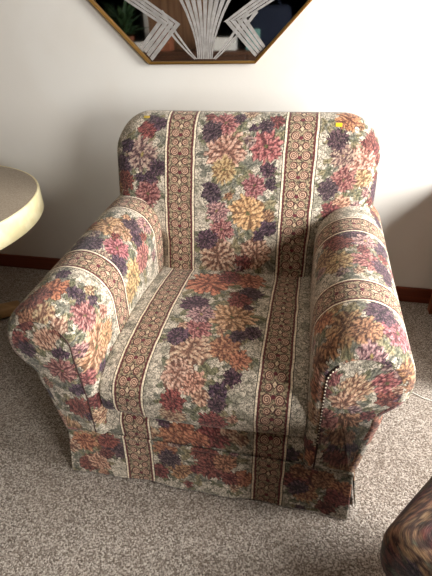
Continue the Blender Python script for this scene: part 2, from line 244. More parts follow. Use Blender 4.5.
# ------------------------------------------------------------------ bloom painter (numpy, in fabric metres)
def lin(c): return np.array(S(*c)[:3])
PAL = {
 'pe': ((92, 54, 44), (190, 136, 106), (232, 200, 166)),
 'mu': ((104, 70, 44), (182, 138, 92), (222, 192, 146)),
 'or': ((92, 44, 32), (172, 104, 72), (214, 154, 108)),
 'br': ((76, 44, 32), (156, 104, 70), (204, 156, 110)),
 'pk': ((76, 32, 38), (154, 80, 80), (210, 150, 140)),
 'ru': ((62, 26, 28), (124, 56, 52), (164, 94, 82)),
 'pl': ((34, 24, 34), (74, 48, 64), (120, 92, 104)),
 'mv': ((66, 42, 50), (154, 114, 110), (214, 186, 166)),
}
def paint(U, V, blooms):
    n = U.size; u0 = U.ravel(); v0 = V.ravel()
    u = u0+.0018*np.sin(v0*190+2.1*np.sin(u0*70))+.0008*np.sin(u0*310+v0*420)
    v = v0+.0018*np.sin(u0*205+1.7*np.sin(v0*83))+.0008*np.sin(v0*350-u0*290+1)
    C = np.zeros((n, 3)); A = np.zeros(n)
    def leaf(cu, cv, ang, ln, wd, c1, c2, dark):
        du, dv = u-cu, v-cv
        a = du*math.cos(ang)+dv*math.sin(ang); p = -du*math.sin(ang)+dv*math.cos(ang)
        q = a/ln; msk = (q > 0) & (q < 1)
        w = wd*np.sqrt(np.clip(4*q*(1-q), 0, 1))*(1.1-.3*q)
        msk &= np.abs(p) < w
        if not msk.any(): return
        e = np.abs(p[msk])/np.maximum(w[msk], 1e-6)
        c = c1*(1-e)[:, None]+c2*e[:, None]
        vein = np.abs(((a[msk]+np.abs(p[msk])*.8)/.0075) % 1-.5) < .13
        dk = (np.abs(p[msk]) < .0011) | (e > .86) | vein
        c = np.where(dk[:, None], c*.45+dark*.35, c)
        C[msk] = c; A[msk] = 1
    greens = [((88, 86, 58), (150, 146, 110)), ((80, 82, 64), (142, 140, 114)), ((112, 100, 68), (176, 162, 124)), ((92, 92, 82), (156, 152, 134))]
    dark = lin((44, 46, 38))
    order = sorted(range(len(blooms)), key=lambda i: (blooms[i][3] not in ('gl', 'gy'), -blooms[i][2]))
    for i in order:                                   # leaves below
        cu, cv, R, k = blooms[i]; r = np.random.RandomState(int(abs(cu*1e4)+abs(cv*7e4)) % 99991)
        nl = 7 if k in ('gl', 'gy') else 6
        for j in range(nl):
            a = r.uniform(0, 6.28); gi = r.randint(4) if k != 'gy' else 3
            c1, c2 = greens[gi]
            ln = R*(1.25 if nl == 7 else 1.0)*r.uniform(.8, 1.15); st = 0 if nl == 7 else R*.85
            leaf(cu+math.cos(a)*st, cv+math.sin(a)*st, a+r.uniform(-.3, .3), max(ln, .02), max(ln, .02)*.27, lin(c1), lin(c2), dark)
    for i in order:
        cu, cv, R, k = blooms[i]
        if k in ('gl', 'gy'): continue
        r = np.random.RandomState(int(abs(cu*1e4)+abs(cv*7e4)+5) % 99991)
        R *= 1.30
        dk, mid, lt = [lin(c) for c in PAL[k]]
        jit = 1+r.uniform(-.12, .12, 3); mid = mid*jit; lt = lt*jit
        du, dv = u-cu, v-cv; rr = np.hypot(du, dv); near = rr < R*1.35
        if not near.any(): continue
        idx = np.where(near)[0]; du = du[idx]; dv = dv[idx]; rho = rr[idx]/R
        th = np.arctan2(dv, du)
        core = rho < .80+.07*np.sin(3*th+r.uniform(0, 6))+.05*np.sin(8*th+r.uniform(0, 6)); C[idx[core]] = dk*.75+mid*.12; A[idx[core]] = 1
        if R > .034: rings = ((.54, .48, 15, .150), (.40, .46, 13, .145), (.27, .42, 11, .135), (.14, .36, 8, .125), (.03, .28, 5, .11))
        elif R > .022: rings = ((.46, .54, 11, .19), (.28, .48, 9, .18), (.10, .42, 6, .16))
        else: rings = ((.30, .75, 7, .28), (.05, .55, 5, .25))
        sq = r.uniform(.8, 1.0); ra = r.uniform(0, 3.14)      # heads are seen at a slight tilt
        for (r0, L_, nP, W_) in rings:
            for j in range(nP):
                a = (j+r.uniform(-.28, .28))/nP*6.283+r0*7; a2 = a+r.uniform(-.35, .35)
                k_ = sq if abs(math.cos(a-ra)) > .7 else 1.0
                ox, oy = math.cos(a)*r0*R*k_, math.sin(a)*r0*R*k_
                ln = L_*R*r.uniform(.8, 1.15)*k_; wd = W_*R*r.uniform(.85, 1.2)
                al = ((du-ox)*math.cos(a2)+(dv-oy)*math.sin(a2))/ln
                pe = np.abs(-(du-ox)*math.sin(a2)+(dv-oy)*math.cos(a2))
                ins = (al > 0) & (al < 1)
                w_ = wd*np.clip(al, 1e-4, 1)**.55*np.sqrt(np.clip(1-np.clip(al, 0, 1)**5, 0, 1))
                ins &= pe < w_
                if not ins.any(): continue
                q = al[ins]; e = pe[ins]/np.maximum(w_[ins], 1e-6)
                t = np.clip(q/.5, 0, 1)[:, None]; c = dk*(1-t)+mid*t
                h = np.clip((q-.45)/.40, 0, 1)[:, None]*(.82-.62*e[:, None]); c = c*(1-h)+lt*h*r.uniform(.88, 1.12)
                c = np.where((e > .66)[:, None], dk*.9+mid*.06, c)
                w = idx[ins]; C[w] = c; A[w] = 1
        cc = idx[rho < .10]
        if k in ('pk', 'mu', 'mv') and R > .02: C[cc] = lin((86, 84, 48) if k != 'mv' else (150, 130, 70))
    return np.c_[C, A].reshape(U.shape+(4,))

def scatter(u0, u1, v0, v1, n, seed=1, kinds=None):
    r = np.random.RandomState(seed); out = []
    kinds = kinds or ['pe', 'mu', 'or', 'pk', 'ru', 'pl', 'pl', 'mv', 'gl', 'gl', 'gy']
    for _ in range(n*6):
        a, b_ = r.uniform(u0, u1), r.uniform(v0, v1); k = kinds[r.randint(len(kinds))]
        R = r.uniform(.028, .048) if k in ('pe', 'mu', 'or', 'mv') else r.uniform(.018, .03)
        if all(math.hypot(a-o[0], b_-o[1]) > (R+o[2])*.85 for o in out): out.append((a, b_, R, k))
        if len(out) >= n: break
    return out

BANDS = {'back': (.385, 0), 'seat': (.370, 0), 'base': (.370, 0), 'skirt_front': (.370, 0), 'arm_left': (.355, -.0075), 'arm_right': (.318, .003)}
def BAND(key, u, R):      # keep sprigs clear of the plain ground beside the scroll bands
    if key not in BANDS: return True
    p, sh = BANDS[key]; d = abs((u+sh+20*p) % p-p/2)
    return d > .052+R*(1.0 if key.startswith('arm') else 1.6)
GRIDS = {}     # name -> (P, UV) kept for checks
def grid_obj(name, key, P, U, V, mat, parent, fill=None, kinds=None, dens=260):
    """P: (R, C, 3) grid, U,V (R, C). Paints blooms of this key."""
    R_, C_ = P.shape[:2]
    me = bpy.data.meshes.new(name)
    me.vertices.add(R_*C_); me.vertices.foreach_set('co', P.reshape(-1).astype(np.float32))
    i = np.arange(R_-1)[:, None]*C_+np.arange(C_-1)[None]
    q = np.stack([i, i+1, i+C_+1, i+C_], -1).reshape(-1, 4)
    nf = len(q)
    me.loops.add(nf*4); me.loops.foreach_set('vertex_index', q.reshape(-1).astype(np.int32))
    me.polygons.add(nf); me.polygons.foreach_set('loop_start', (np.arange(nf)*4).astype(np.int32))
    uvl = me.uv_layers.new(name='UVMap')
    uvs = np.stack([U, V], -1).reshape(-1, 2)[q.reshape(-1)]
    uvl.data.foreach_set('uv', uvs.reshape(-1).astype(np.float32))
    bl = list(BLOOMS.get(key, []))
    if fill is not False:
        sc = scatter(float(U.min()), float(U.max()), float(V.min()), float(V.max()), int((U.max()-U.min())*(V.max()-V.min())*dens), seed=len(key), kinds=kinds)
        bl += [s for s in sc if (fill is None or fill(s[0], s[1])) and all(math.hypot(s[0]-b_[0], s[1]-b_[1]) > (s[2]+b_[2])*.95 for b_ in bl)]
    seeds = [b_ for b_ in BLOOMS.get(key, [])]
    r = np.random.RandomState(len(seeds)+3); small = []
    for b_ in seeds:                      # buds and sprigs tucked between the big heads
        for _ in range(7):
            a = r.uniform(0, 6.28); q = b_[2]*r.uniform(1.2, 1.9); c = (b_[0]+q*math.cos(a), b_[1]+q*math.sin(a), r.uniform(.012, .019), ['gl', 'gl', 'mv', 'pe', 'gy', 'pl', 'br', 'ru'][r.randint(8)])
            if c[3] in ('gl', 'gy'): c = c[:2]+(c[2]*1.3,)+c[3:]
            if BAND(key, c[0], c[2]) and all(math.hypot(c[0]-o[0], c[1]-o[1]) > (c[2]+o[2])*.9 for o in seeds+small): small.append(c)
    bl += small
    rgba = paint(U, V, bl)
    at = me.color_attributes.new('bloom', 'FLOAT_COLOR', 'POINT')
    at.data.foreach_set('color', rgba.reshape(-1).astype(np.float32))
    me.update(); me.validate()
    GRIDS[key] = (P, U, V)
    return link_mesh(name, me, mat, parent)

def resample(poly, n, closed=True):
    P = np.array(poly, float)
    if closed: P = np.vstack([P, P[:1]])
    s = np.r_[0, np.cumsum(np.hypot(*np.diff(P, axis=0).T))]
    t = np.linspace(0, s[-1], n)
    return np.c_[np.interp(t, s, P[:, 0]), np.interp(t, s, P[:, 1])], s[-1]

def smooth_loop(Q, sigma):   # Q closed, first == last
    q = Q[:-1]; n = len(q); k = int(sigma*3)+1
    w = np.exp(-.5*(np.arange(-k, k+1)/sigma)**2); w /= w.sum()
    ext = np.vstack([q[-k:], q, q[:k]])
    o = np.c_[np.convolve(ext[:, 0], w, 'valid'), np.convolve(ext[:, 1], w, 'valid')]
    return np.vstack([o, o[:1]])

def wr(P, amp, fr=9.0, seed=0):   # gentle cloth undulation field
    r = np.random.RandomState(seed); s = 0
    for k in range(5):
        d = r.normal(size=3); d *= fr*(.6+.3*k)/np.linalg.norm(d)
        s = s+np.sin(P@d+r.uniform(0, 6.28))/(1+.5*k)
    return s*amp/2.5

def sweep_solid(loop, a0, a1, inset, depth, center, nax, conv, ncap=26, step=.0034, dome=.0):
    """loop (n x 2, closed). Sweeps along an axis from a0 to a1 with rounded ends that close on `center`.
       returns P (rows along axis, cols along loop), A (axis arclength), Lv (loop arclength)"""
    n = len(loop); q = loop
    tan = np.roll(q[:-1], -1, 0)-np.roll(q[:-1], 1, 0); tan = np.vstack([tan, tan[:1]])
    nr = np.c_[tan[:, 1], -tan[:, 0]]; nr /= np.linalg.norm(nr, axis=1)[:, None]+1e-9
    area = .5*np.sum(q[:-1, 0]*q[1:, 1]-q[1:, 0]*q[:-1, 1])
    if area < 0: nr = -nr                       # nr points outward
    s = np.r_[0, np.cumsum(np.hypot(*np.diff(q, axis=0).T))]
    c = np.array(center); rows = []; ax = []
    nr_ = smooth_loop(nr, 5)
    inl = q-nr_*inset
    def end(pos, sg):
        out = []
        for f in np.linspace(0, 1, ncap):     # cap centre -> rim
            out.append((c+(inl-c)*f, pos-sg*dome*(1-f**2), None))
        m = 12
        for k in range(1, m+1):
            ph = math.pi/2*k/m
            out.append((q-nr_*inset*(1-math.sin(ph)), pos+sg*depth*(1-math.cos(ph)), None))
        return out
    E0 = end(a0, 1); E1 = end(a1, -1)
    mid = [(q, a, None) for a in np.linspace(a0+depth, a1-depth, nax)[1:-1]]
    seq = E0+mid+E1[::-1]
    P2 = np.array([x[0] for x in seq]); ap = np.array([x[1] for x in seq])
    k = n//2
    # axis arclength measured at a representative column (mean)
    dl = np.mean(np.linalg.norm(np.diff(P2, axis=0), axis=2), axis=1); A = np.r_[0, np.cumsum(np.hypot(dl, np.diff(ap)))]
    i0 = len(E0); A = A-A[i0]+ap[i0]
    P = conv(P2, ap)
    return P, A, s

# ================================================================== camera
CAM = dict(loc=(.21, -.725, 1.154), pitch=32.104, yaw=12.361, roll=-1.522, f=421.55)
def camera():
    p, y, r = (math.radians(CAM[k]) for k in ('pitch', 'yaw', 'roll'))
    f = Vector((-math.sin(y)*math.cos(p), math.cos(y)*math.cos(p), -math.sin(p)))
    rt = Vector((math.cos(y), math.sin(y), 0)); up = rt.cross(f)
    r2 = rt*math.cos(r)+up*math.sin(r); u2 = up*math.cos(r)-rt*math.sin(r)
    cd = bpy.data.cameras.new('camera'); cd.sensor_fit = 'VERTICAL'; cd.sensor_height = 36; cd.lens = CAM['f']/576*36
    cd.clip_start = .02
    o = bpy.data.objects.new('camera', cd); col.objects.link(o)
    m = Matrix((r2, u2, -f)).transposed().to_4x4(); m.translation = Vector(CAM['loc']); o.matrix_world = m
    scn.camera = o
camera()

# ================================================================== materials
F_BACK = make_fabric('tapestry_back', .385)
F_SEAT = make_fabric('tapestry_seat', .370, 0, .84)
F_ARM_R = make_fabric('tapestry_arm_right', .318, .003, .86)
F_ARM = make_fabric('tapestry_arm_left', .355, -.0075, .86)
F_PLAIN = make_fabric('tapestry_panel', 50.0)
F_STOOL = make_fabric('tapestry_shaded', 50.0, dim=.42, ground=(S(120, 98, 74), S(70, 66, 50)))  # same cloth as the chair, with the stool's shade darkened into its colours
WALL = simple('wall_paint', S(214, 211, 204), .85, .2, noise=(3.0, S(211, 207, 199), .4, .6), bump=(90, .12, .002))
CEIL = simple('ceiling_paint', S(186, 182, 174), .9, .2)
BASEB = wood('baseboard_wood', S(120, 58, 34), S(92, 40, 24), 6, .35, 0)
PANELW = wood('low_bounce_panelling', S(140, 104, 74), S(104, 72, 50), 6, .5, 2)  # dark wood added on the unseen walls to cut bounce light
TABWOOD = wood('end_table_wood', S(150, 84, 48), S(110, 56, 32), 6, .3, 2)
TAN = wood('pedestal_wood', S(176, 138, 92), S(150, 112, 70), 6, .4, 0)
CREAM = simple('cream_rim', S(238, 227, 184), .38, .45, noise=(22, S(228, 214, 166), .42, .62))
LAM = simple('laminate_top', S(160, 146, 128), .42, .4, noise=(160, S(140, 126, 108), .42, .6))
GOLD = simple('gold_frame', S(196, 152, 84), .28, .5, 1.0)
ETCH = simple('etched_glass', S(148, 144, 140), .6, .3, noise=(40, S(134, 130, 126), .4, .6))
YEL = simple('yellow_sticker', S(232, 190, 40), .6, .3)
OCH = simple('ochre_sticker', S(176, 150, 60), .6, .3)
WHITE = simple('white_cord', S(214, 210, 200), .5, .4)
BEAD = simple('pale_stitch', S(214, 200, 176), .5, .4)
PIPE = simple('dark_piping', S(62, 44, 42), .85, .2)

def carpet_mat():
    m, nt, b = new_mat('carpet'); L = nt.links; X = M_(nt)
    tc = N(nt, 'ShaderNodeTexCoord')
    v = N(nt, 'ShaderNodeTexVoronoi', in_Scale=260.0); L.new(tc.outputs['Object'], v.inputs['Vector'])
    n1 = N(nt, 'ShaderNodeTexNoise', in_Scale=210.0, in_Detail=4.0); L.new(tc.outputs['Object'], n1.inputs['Vector'])
    n2 = N(nt, 'ShaderNodeTexNoise', in_Scale=5.0, in_Detail=2.0); L.new(tc.outputs['Object'], n2.inputs['Vector'])
    s = N(nt, 'ShaderNodeSeparateColor'); L.new(v.outputs['Color'], s.inputs[0])
    c = X.mix(X.step(.0, 1.0, s.outputs[0]), S(118, 107, 97), S(198, 188, 176))
    c = X.mix(X.m('MULTIPLY', X.step(.5, .60, n1.outputs[0]), .7), c, S(72, 61, 53))
    c = X.mix(X.m('MULTIPLY', X.step(.4, .7, n2.outputs[0]), .18), c, S(130, 112, 96))
    L.new(c, b.inputs['Base Color'])
    b.inputs['Roughness'].default_value = .95; b.inputs['Specular IOR Level'].default_value = .1
    h = X.m('ADD', X.m('MULTIPLY', v.outputs['Distance'], -.9), n1.outputs[0])
    bp = N(nt, 'ShaderNodeBump', in_Strength=.7, in_Distance=.004); L.new(h, bp.inputs['Height']); L.new(bp.outputs[0], b.inputs['Normal'])
    return m
CARPET = carpet_mat()

# ================================================================== the room
WY, XL, XR, YF, ZC = 1.113, -3.2, 1.80, -3.1, 2.45
def struct(name, boxes, mat, bev=0):
    bm = bmesh.new()
    for b_ in boxes: box(bm, *b_, bev)
    o = bm_obj(name, bm, mat); o['kind'] = 'structure'; return o
struct('floor', [(XL-.1, XR+.1, YF-.1, WY+.1, -.08, 0)], CARPET)
struct('ceiling', [(XL-.1, XR+.1, YF-.1, WY+.1, ZC, ZC+.08)], CEIL)
struct('wall_back', [(XL-.1, XR+.1, WY, WY+.1, 0, ZC)], WALL)
struct('wall_left', [(XL-.1, XL, YF, WY, 0, ZC)], PANELW)
vx0, vx1, vz0, vz1 = WIN2
struct('wall_front', [(XL-.1, vx0, YF-.1, YF, 0, ZC), (vx1, XR+.1, YF-.1, YF, 0, ZC), (vx0, vx1, YF-.1, YF, 0, vz0), (vx0, vx1, YF-.1, YF, vz1, ZC)], PANELW)
struct('window_2', [(vx0, vx0+.05, YF-.08, YF+.02, vz0, vz1), (vx1-.05, vx1, YF-.08, YF+.02, vz0, vz1),
                    (vx0+.05, vx1-.05, YF-.08, YF+.02, vz0, vz0+.05), (vx0+.05, vx1-.05, YF-.08, YF+.02, vz1-.05, vz1)], CEIL)
struct('wall_front', [(XL-.1, XR+.1, YF-.1, YF, 0, ZC)], PANELW)
(a0, a1, a2, a3), (b0, b1, b2, b3) = WIN2, WIN
struct('wall_right', [(XR, XR+.1, YF, a0, 0, ZC), (XR, XR+.1, a1, b0, 0, ZC), (XR, XR+.1, b1, WY, 0, ZC),
                      (XR, XR+.1, a0, a1, 0, a2), (XR, XR+.1, a0, a1, a3, ZC), (XR, XR+.1, b0, b1, 0, b2), (XR, XR+.1, b0, b1, b3, ZC)], PANELW)
for nm, y0_, y1_, wz0, wz1 in (('window_1', b0, b1, b2, b3), ('window_2', a0, a1, a2, a3)):
    struct(nm, [(XR-.02, XR+.08, y0_, y0_+.04, wz0, wz1), (XR-.02, XR+.08, y1_-.04, y1_, wz0, wz1),
                (XR-.02, XR+.08, y0_+.04, y1_-.04, wz0, wz0+.04), (XR-.02, XR+.08, y0_+.04, y1_-.04, wz1-.04, wz1)], CEIL)
bh = .077
def baseboard(name, x0, x1, y0, y1):
    struct(name, [(x0, x1, y0, y1, 0, bh)], BASEB, .003)
baseboard('baseboard_back', XL, XR, WY-.013, WY)
baseboard('baseboard_left', XL, XL+.013, YF, WY-.013)
baseboard('baseboard_right', XR-.013, XR, YF, WY-.013)

# ================================================================== armchair
chair = empty('armchair', (0, .38, 0))
tag(chair, 'floral tapestry rolled-arm armchair with striped scroll bands and gathered skirt', 'armchair')

XI, CX, CZ, RR = .265, .370, .503, .108
def arm_loop(n=420):
    pts = [(XI+.003, .172), (XI, .40), (XI-.001, .47)]
    for a in np.linspace(172, -58, 60): pts.append((CX+RR*math.cos(math.radians(a)), CZ+RR*(1.0 if a > 0 else 1.06)*math.sin(math.radians(a))))
    pts += [(.438, .388), (.428, .32), (.405, .172)]
    q, _ = resample(pts, n); return smooth_loop(q, 5)
def make_arm(side):
    sg = -1 if side == 'left' else 1
    def conv(P2, ap):
        x = P2[..., 0]; z = P2[..., 1]; y = np.repeat(ap[:, None], P2.shape[1], 1)
        k = np.clip((z-.2)/.3, 0, 1)
        lean = np.where(y < .1, (np.clip(z-.172, 0, .45))*0, 0)
        zz = z+k*.055*np.clip(y, 0, .7)/.7
        P = np.stack([x*sg, y+lean, zz], -1)
        # the roll bulges forward over the narrower neck
        fr = np.clip((.08-y)/.11, 0, 1)
        P[..., 1] -= fr*.016*np.clip((z-.33)/.15, 0, 1)
        P += np.stack([wr(P, .0035, 11, 3+sg), wr(P, .002, 11, 8+sg), wr(P, .0035, 12, 5+sg)], -1)
        return P
    loop = arm_loop()
    P, A, s = sweep_solid(loop, -.030, .70, .030, .040, (.335, .44), 200, conv, dome=.010)
    U = np.repeat(A[:, None], P.shape[1], 1); V = np.repeat(s[None], P.shape[0], 0)
    nc = 26
    arm = grid_obj('arm', 'arm_'+side, P[nc-1:], U[nc-1:], V[nc-1:], F_ARM if side == 'left' else F_ARM_R, chair, fill=lambda a, b: b > .52 and BAND('arm_'+side, a, .02))
    cap = P[:nc]
    grid_obj('front_panel', 'panel_'+side, cap, cap[..., 0].copy(), cap[..., 2].copy(), F_PLAIN, arm)
    # piping where the front panel meets the roll: runs up the inner edge and over towards the top
    rim = P[nc-1]; n = len(rim)
    i0, i1 = int(n*.02), int(n*.36)
    bm = bmesh.new(); add_tube(bm, [tuple(rim[i]+np.array([0, -.0015, 0])) for i in range(i0, i1, 3)], .0024 if side == 'right' else .0016, 8)
    bm_obj('piping', bm, PIPE, arm, True)
    if side == 'right':
        bm = bmesh.new(); L_ = 0; last = rim[i0]
        for i in range(int(n*.10), i1):
            L_ += np.linalg.norm(rim[i]-rim[i-1])
            if L_ > .0085:
                L_ = 0
                m4 = Matrix.Translation(Vector(rim[i])+Vector((0, -.0035, 0)))
                bmesh.ops.create_icosphere(bm, subdivisions=1, radius=.0021, matrix=m4)
        o = bm_obj('stitching', bm, BEAD, arm, True); o['label'] = 'row of pale dots along the dark piping'
    return arm
make_arm('left'); make_arm('right')

def make_seat():
    pts = [(.60, .27), (.605, .38), (.58, .425)]
    pts += [(y, .402+.024*math.sin(math.pi*min(1, max(0, y/.62))**.8)+.012*y) for y in np.linspace(.54, .05, 30)]
    for a in np.linspace(88, 0, 14): pts.append((.040-.060*math.cos(math.radians(a)), .346+.056*math.sin(math.radians(a))))
    pts += [(-.021, .32), (-.018, .285), (-.008, .267), (.03, .262)]
    q, _ = resample(pts, 470); q = smooth_loop(q, 4)
    def conv(P2, ap):
        y = P2[..., 0]; z = P2[..., 1]; x = np.repeat(ap[:, None], P2.shape[1], 1)
        P = np.stack([x, y, z], -1)
        top = np.clip((z-.33)/.06, 0, 1)
        P[..., 2] += top*(.010*np.cos(np.clip(x/.262, -1, 1)*math.pi/2)-.008)
        P[..., 1] -= .010*np.cos(np.clip(x/.262, -1, 1)*math.pi/2)*(y < .1)*np.clip((.1-y)/.1, 0, 1)
        P += np.stack([wr(P, .0015, 9, 21), wr(P, .003, 9, 22), wr(P, .004, 10, 23)], -1)
        return P
    P, A, s = sweep_solid(q, -.268, .268, .008, .010, (.29, .345), 150, conv, ncap=8)
    U = np.repeat(A[:, None], P.shape[1], 1); V = np.repeat(s[None], P.shape[0], 0)
    grid_obj('seat_cushion', 'seat', P, U, V, F_SEAT, chair, fill=False)
make_seat()

def make_base():
    pts = [(.68, .14), (.68, .258), (.02, .264), (-.006, .258), (-.010, .21), (-.008, .14)]
    q, _ = resample(pts, 300); q = smooth_loop(q, 3)
    def conv(P2, ap):
        return np.stack([np.repeat(ap[:, None], P2.shape[1], 1), P2[..., 0], P2[..., 1]], -1)
    P, A, s = sweep_solid(q, -.275, .275, .006, .006, (.3, .2), 120, conv, ncap=4)
    grid_obj('base', 'base', P, np.repeat(A[:, None], P.shape[1], 1), np.repeat(s[None], P.shape[0], 0), F_SEAT, chair, fill=False)
make_base()

def make_back():
    T = []
    for z in np.linspace(.20, .78, 170): T.append((z, None))
    rowsP, rowsU, rowsV = [], [], []
    d0, rc = .088, .13
    ts = [(z, 0.0) for z in np.linspace(.20, .78, 170)]+[(None, ph) for ph in np.linspace(0, math.pi/2, 50)[1:]]
    v = 0; last = None; n = 520
    for z, ph in ts:
        if z is not None:
            k = min(1, max(0, (z-.50)/.13)); k = k*k*(3-2*k)
            w = .285+(.440-.285)*k; d = d0; bulge = 1
            if z < .63 and z > .5: pass
        else:
            z = .78+rc*math.sin(ph); w = .440-rc+rc*math.cos(ph)
            dd = max(0, (z-.80)/.11); d = d0*math.sqrt(max(0.0, 1-min(1, dd)**2.0))
        d = max(d, .0015)
        yf = .540+(min(z, .84)-.42)*.235; yc = yf+d0
        r = min(d, .075, w*.8)
        sec = []
        hw, hd = w-r, d-r
        # start at rear centre, go round by right side? order: rear -> left -> front -> right -> rear
        sec.append((0, d)); sec.append((-hw, d))
        for a in np.linspace(90, 180, 14)[1:]: sec.append((-hw+r*math.cos(math.radians(a)), hd+r*math.sin(math.radians(a))))
        for a in np.linspace(180, 270, 14): sec.append((-hw+r*math.cos(math.radians(a)), -hd+r*math.sin(math.radians(a))))
        for a in np.linspace(270, 360, 14): sec.append((hw+r*math.cos(math.radians(a)), -hd+r*math.sin(math.radians(a))))
        for a in np.linspace(0, 90, 14): sec.append((hw+r*math.cos(math.radians(a)), hd+r*math.sin(math.radians(a))))
        sec.append((0, d))
        q, ln = resample(sec, n, closed=False)
        P = np.c_[q[:, 0], q[:, 1]+yc, np.full(n, z)]
        fr = np.clip(-q[:, 1]/max(d, 1e-3), 0, 1)
        P[:, 1] -= fr*.022*np.cos(np.clip(q[:, 0]/max(w, .01), -1, 1)*math.pi/2)*math.sin(math.pi*min(1, max(0, (z-.36)/.54)))
        s = np.linspace(-ln/2, ln/2, n)
        f = P[n//2]
        if last is not None: v += np.linalg.norm(f-last)
        last = f
        rowsP.append(P); rowsU.append(s); rowsV.append(np.full(n, v))
    P = np.array(rowsP); U = np.array(rowsU); V = np.array(rowsV)
    # keep the bands on their column all the way over the top
    P += np.stack([wr(P, .002, 9, 31), wr(P, .004, 9, 32), wr(P, .0025, 9, 33)*np.clip((.9-P[..., 2])/.05, 0, 1)], -1)
    o = grid_obj('backrest', 'back', P, U, V, F_BACK, chair, fill=lambda a, b: abs(a) > .55)
    for nm, mat, p, nrm, w, h in STICKERS:
        bm = bmesh.new(); bmesh.ops.create_cube(bm, size=1)
        for vv in bm.verts: vv.co = Vector((vv.co.x*w, vv.co.y*h, vv.co.z*.0008))
        zz = Vector(nrm).normalized(); xx = Vector((1, 0, -.05)); xx = (xx-zz*xx.dot(zz)).normalized(); yy = zz.cross(xx)
        m4 = Matrix((xx, yy, zz)).transposed().to_4x4(); m4.translation = Vector(p)+zz*.0008
        bm.transform(m4); s_ = bm_obj('sticker', bm, globals()[mat], o); s_['label'] = nm
make_back()

def skirt_panel(key, p0, p1, out, seed, flare=.026, ext0=0, ext1=0, mat=None):
    """hanging strip from p0 to p1 (xy), flaring towards `out`"""
    p0, p1, out = Vector(p0), Vector(p1), Vector(out); d = (p1-p0); ln = d.length; d.normalize()
    nu, nv = max(6, int(ln/.0035)), 50
    a = np.linspace(0, 1, nu)[:, None]; t = np.linspace(0, 1, nv)[None]
    s = -ext0*t+a*(ln+(ext0+ext1)*t)
    off = flare*t**1.3+.0035*np.sin(s*17+seed)*t+.0025*np.sin(s*39+2*seed)*t+.004*np.exp(-((t-.03)/.03)**2)
    x = p0.x+d.x*s+out.x*off; y = p0.y+d.y*s+out.y*off
    z = .178-.172*t+0*s
    P = np.stack([x, y, z], -1)
    ctr = p0.x if abs(d.x) > .5 else p0.y
    U = (p0.x*abs(d.x)+p0.y*abs(d.y))+s*(d.x+d.y)+0*t; V = -(.178*t)+0*s
    o = grid_obj('skirt_panel', key, P, U, V+1.0, mat or F_SEAT, chair, fill=False if key == 'skirt_front' else None)
    so = o.modifiers.new('cloth', 'SOLIDIFY'); so.thickness = .004; so.offset = 0
    return o
skirt_panel('skirt_front', (-.396, -.012), (.400, -.012), (0, -1), 1, flare=.018, ext0=.010, ext1=.006)
skirt_panel('skirt_right', (.404, .012), (.404, .79), (1, 0), 2, mat=F_ARM)
skirt_panel('skirt_left', (-.404, .012), (-.404, .79), (-1, 0), 3, mat=F_ARM)
skirt_panel('skirt_rear', (-.386, .80), (.386, .80), (0, 1), 4)
for sx in (-1, 1):      # inverted pleat cloth behind the open corner
    bm = bmesh.new(); box(bm, min(sx*.372, sx*.388), max(sx*.372, sx*.388), .004, .07, .006, .17, .002)
    bm_obj('corner_pleat', bm, PIPE, chair)
for sx in (-1, 1):
    for yy in (.09, .70):
        bm = bmesh.new(); lathe(bm, [(.016, 0), (.02, .02), (.026, .15)], sx*.33, yy, 20)
        bm_obj('leg', bm, TABWOOD, chair, True)
# body sides under the arms, down to the skirt line, and the outer back
bm = bmesh.new(); box(bm, -.384, .384, .02, .78, .12, .19, .01); bm_obj('frame', bm, PIPE, chair)

# ================================================================== round table on the left
tc_ = (-1.294, .447); tr = .555; tz = .62
tb = empty('round_table', (tc_[0], tc_[1], 0)); tag(tb, 'round pedestal table with grey-beige top and thick cream rim', 'table')
bm = bmesh.new(); lathe(bm, [(tr-.010, tz-.03), (tr-.006, tz-.001), (tr-.010, tz)], *tc_, 128); bm_obj('tabletop', bm, LAM, tb, True).data
bm = bmesh.new(); n = 128
prof = [(tr-.03, tz-.082), (tr-.003, tz-.084), (tr, tz-.080), (tr, tz-.006), (tr-.002, tz-.001), (tr-.006, tz+.001), (tr-.009, tz)]
rings = [[bm.verts.new((tc_[0]+r*math.cos(2*math.pi*k/n), tc_[1]+r*math.sin(2*math.pi*k/n), z)) for k in range(n)] for r, z in prof]
rings.append([bm.verts.new((tc_[0]+(tr-.03)*math.cos(2*math.pi*k/n), tc_[1]+(tr-.03)*math.sin(2*math.pi*k/n), tz-.012)) for k in range(n)])
for i in range(len(rings)):
    A, B = rings[i], rings[(i+1) % len(rings)]
    for k in range(n): bm.faces.new((A[k], A[(k+1) % n], B[(k+1) % n], B[k]))
o = bm_obj('rim', bm, CREAM, tb, True)
bm = bmesh.new(); lathe(bm, [(.09, .03), (.07, .06), (.055, .15), (.06, .35), (.09, .50), (.16, tz-.03)], *tc_, 48); bm_obj('pedestal', bm, TAN, tb, True)
for k in range(4):
    a = math.radians(50+90*k); bm = bmesh.new(); box(bm, .03, .355, -.042, .042, .0, .05, .012, 3)
    for v in bm.verts: v.co.y *= 1-.25*v.co.x/.35; v.co.z += .07*max(0, 1-v.co.x/.2)**2
    bm.transform(Matrix.Translation((tc_[0], tc_[1], 0)) @ Matrix.Rotation(a, 4, 'Z')); bm_obj('foot', bm, TAN, tb)
for ob in tb.children:
    if ob.name.startswith(('tabletop', 'rim')):
        md = ob.modifiers.new('e', 'EDGE_SPLIT'); md.split_angle = math.radians(40)

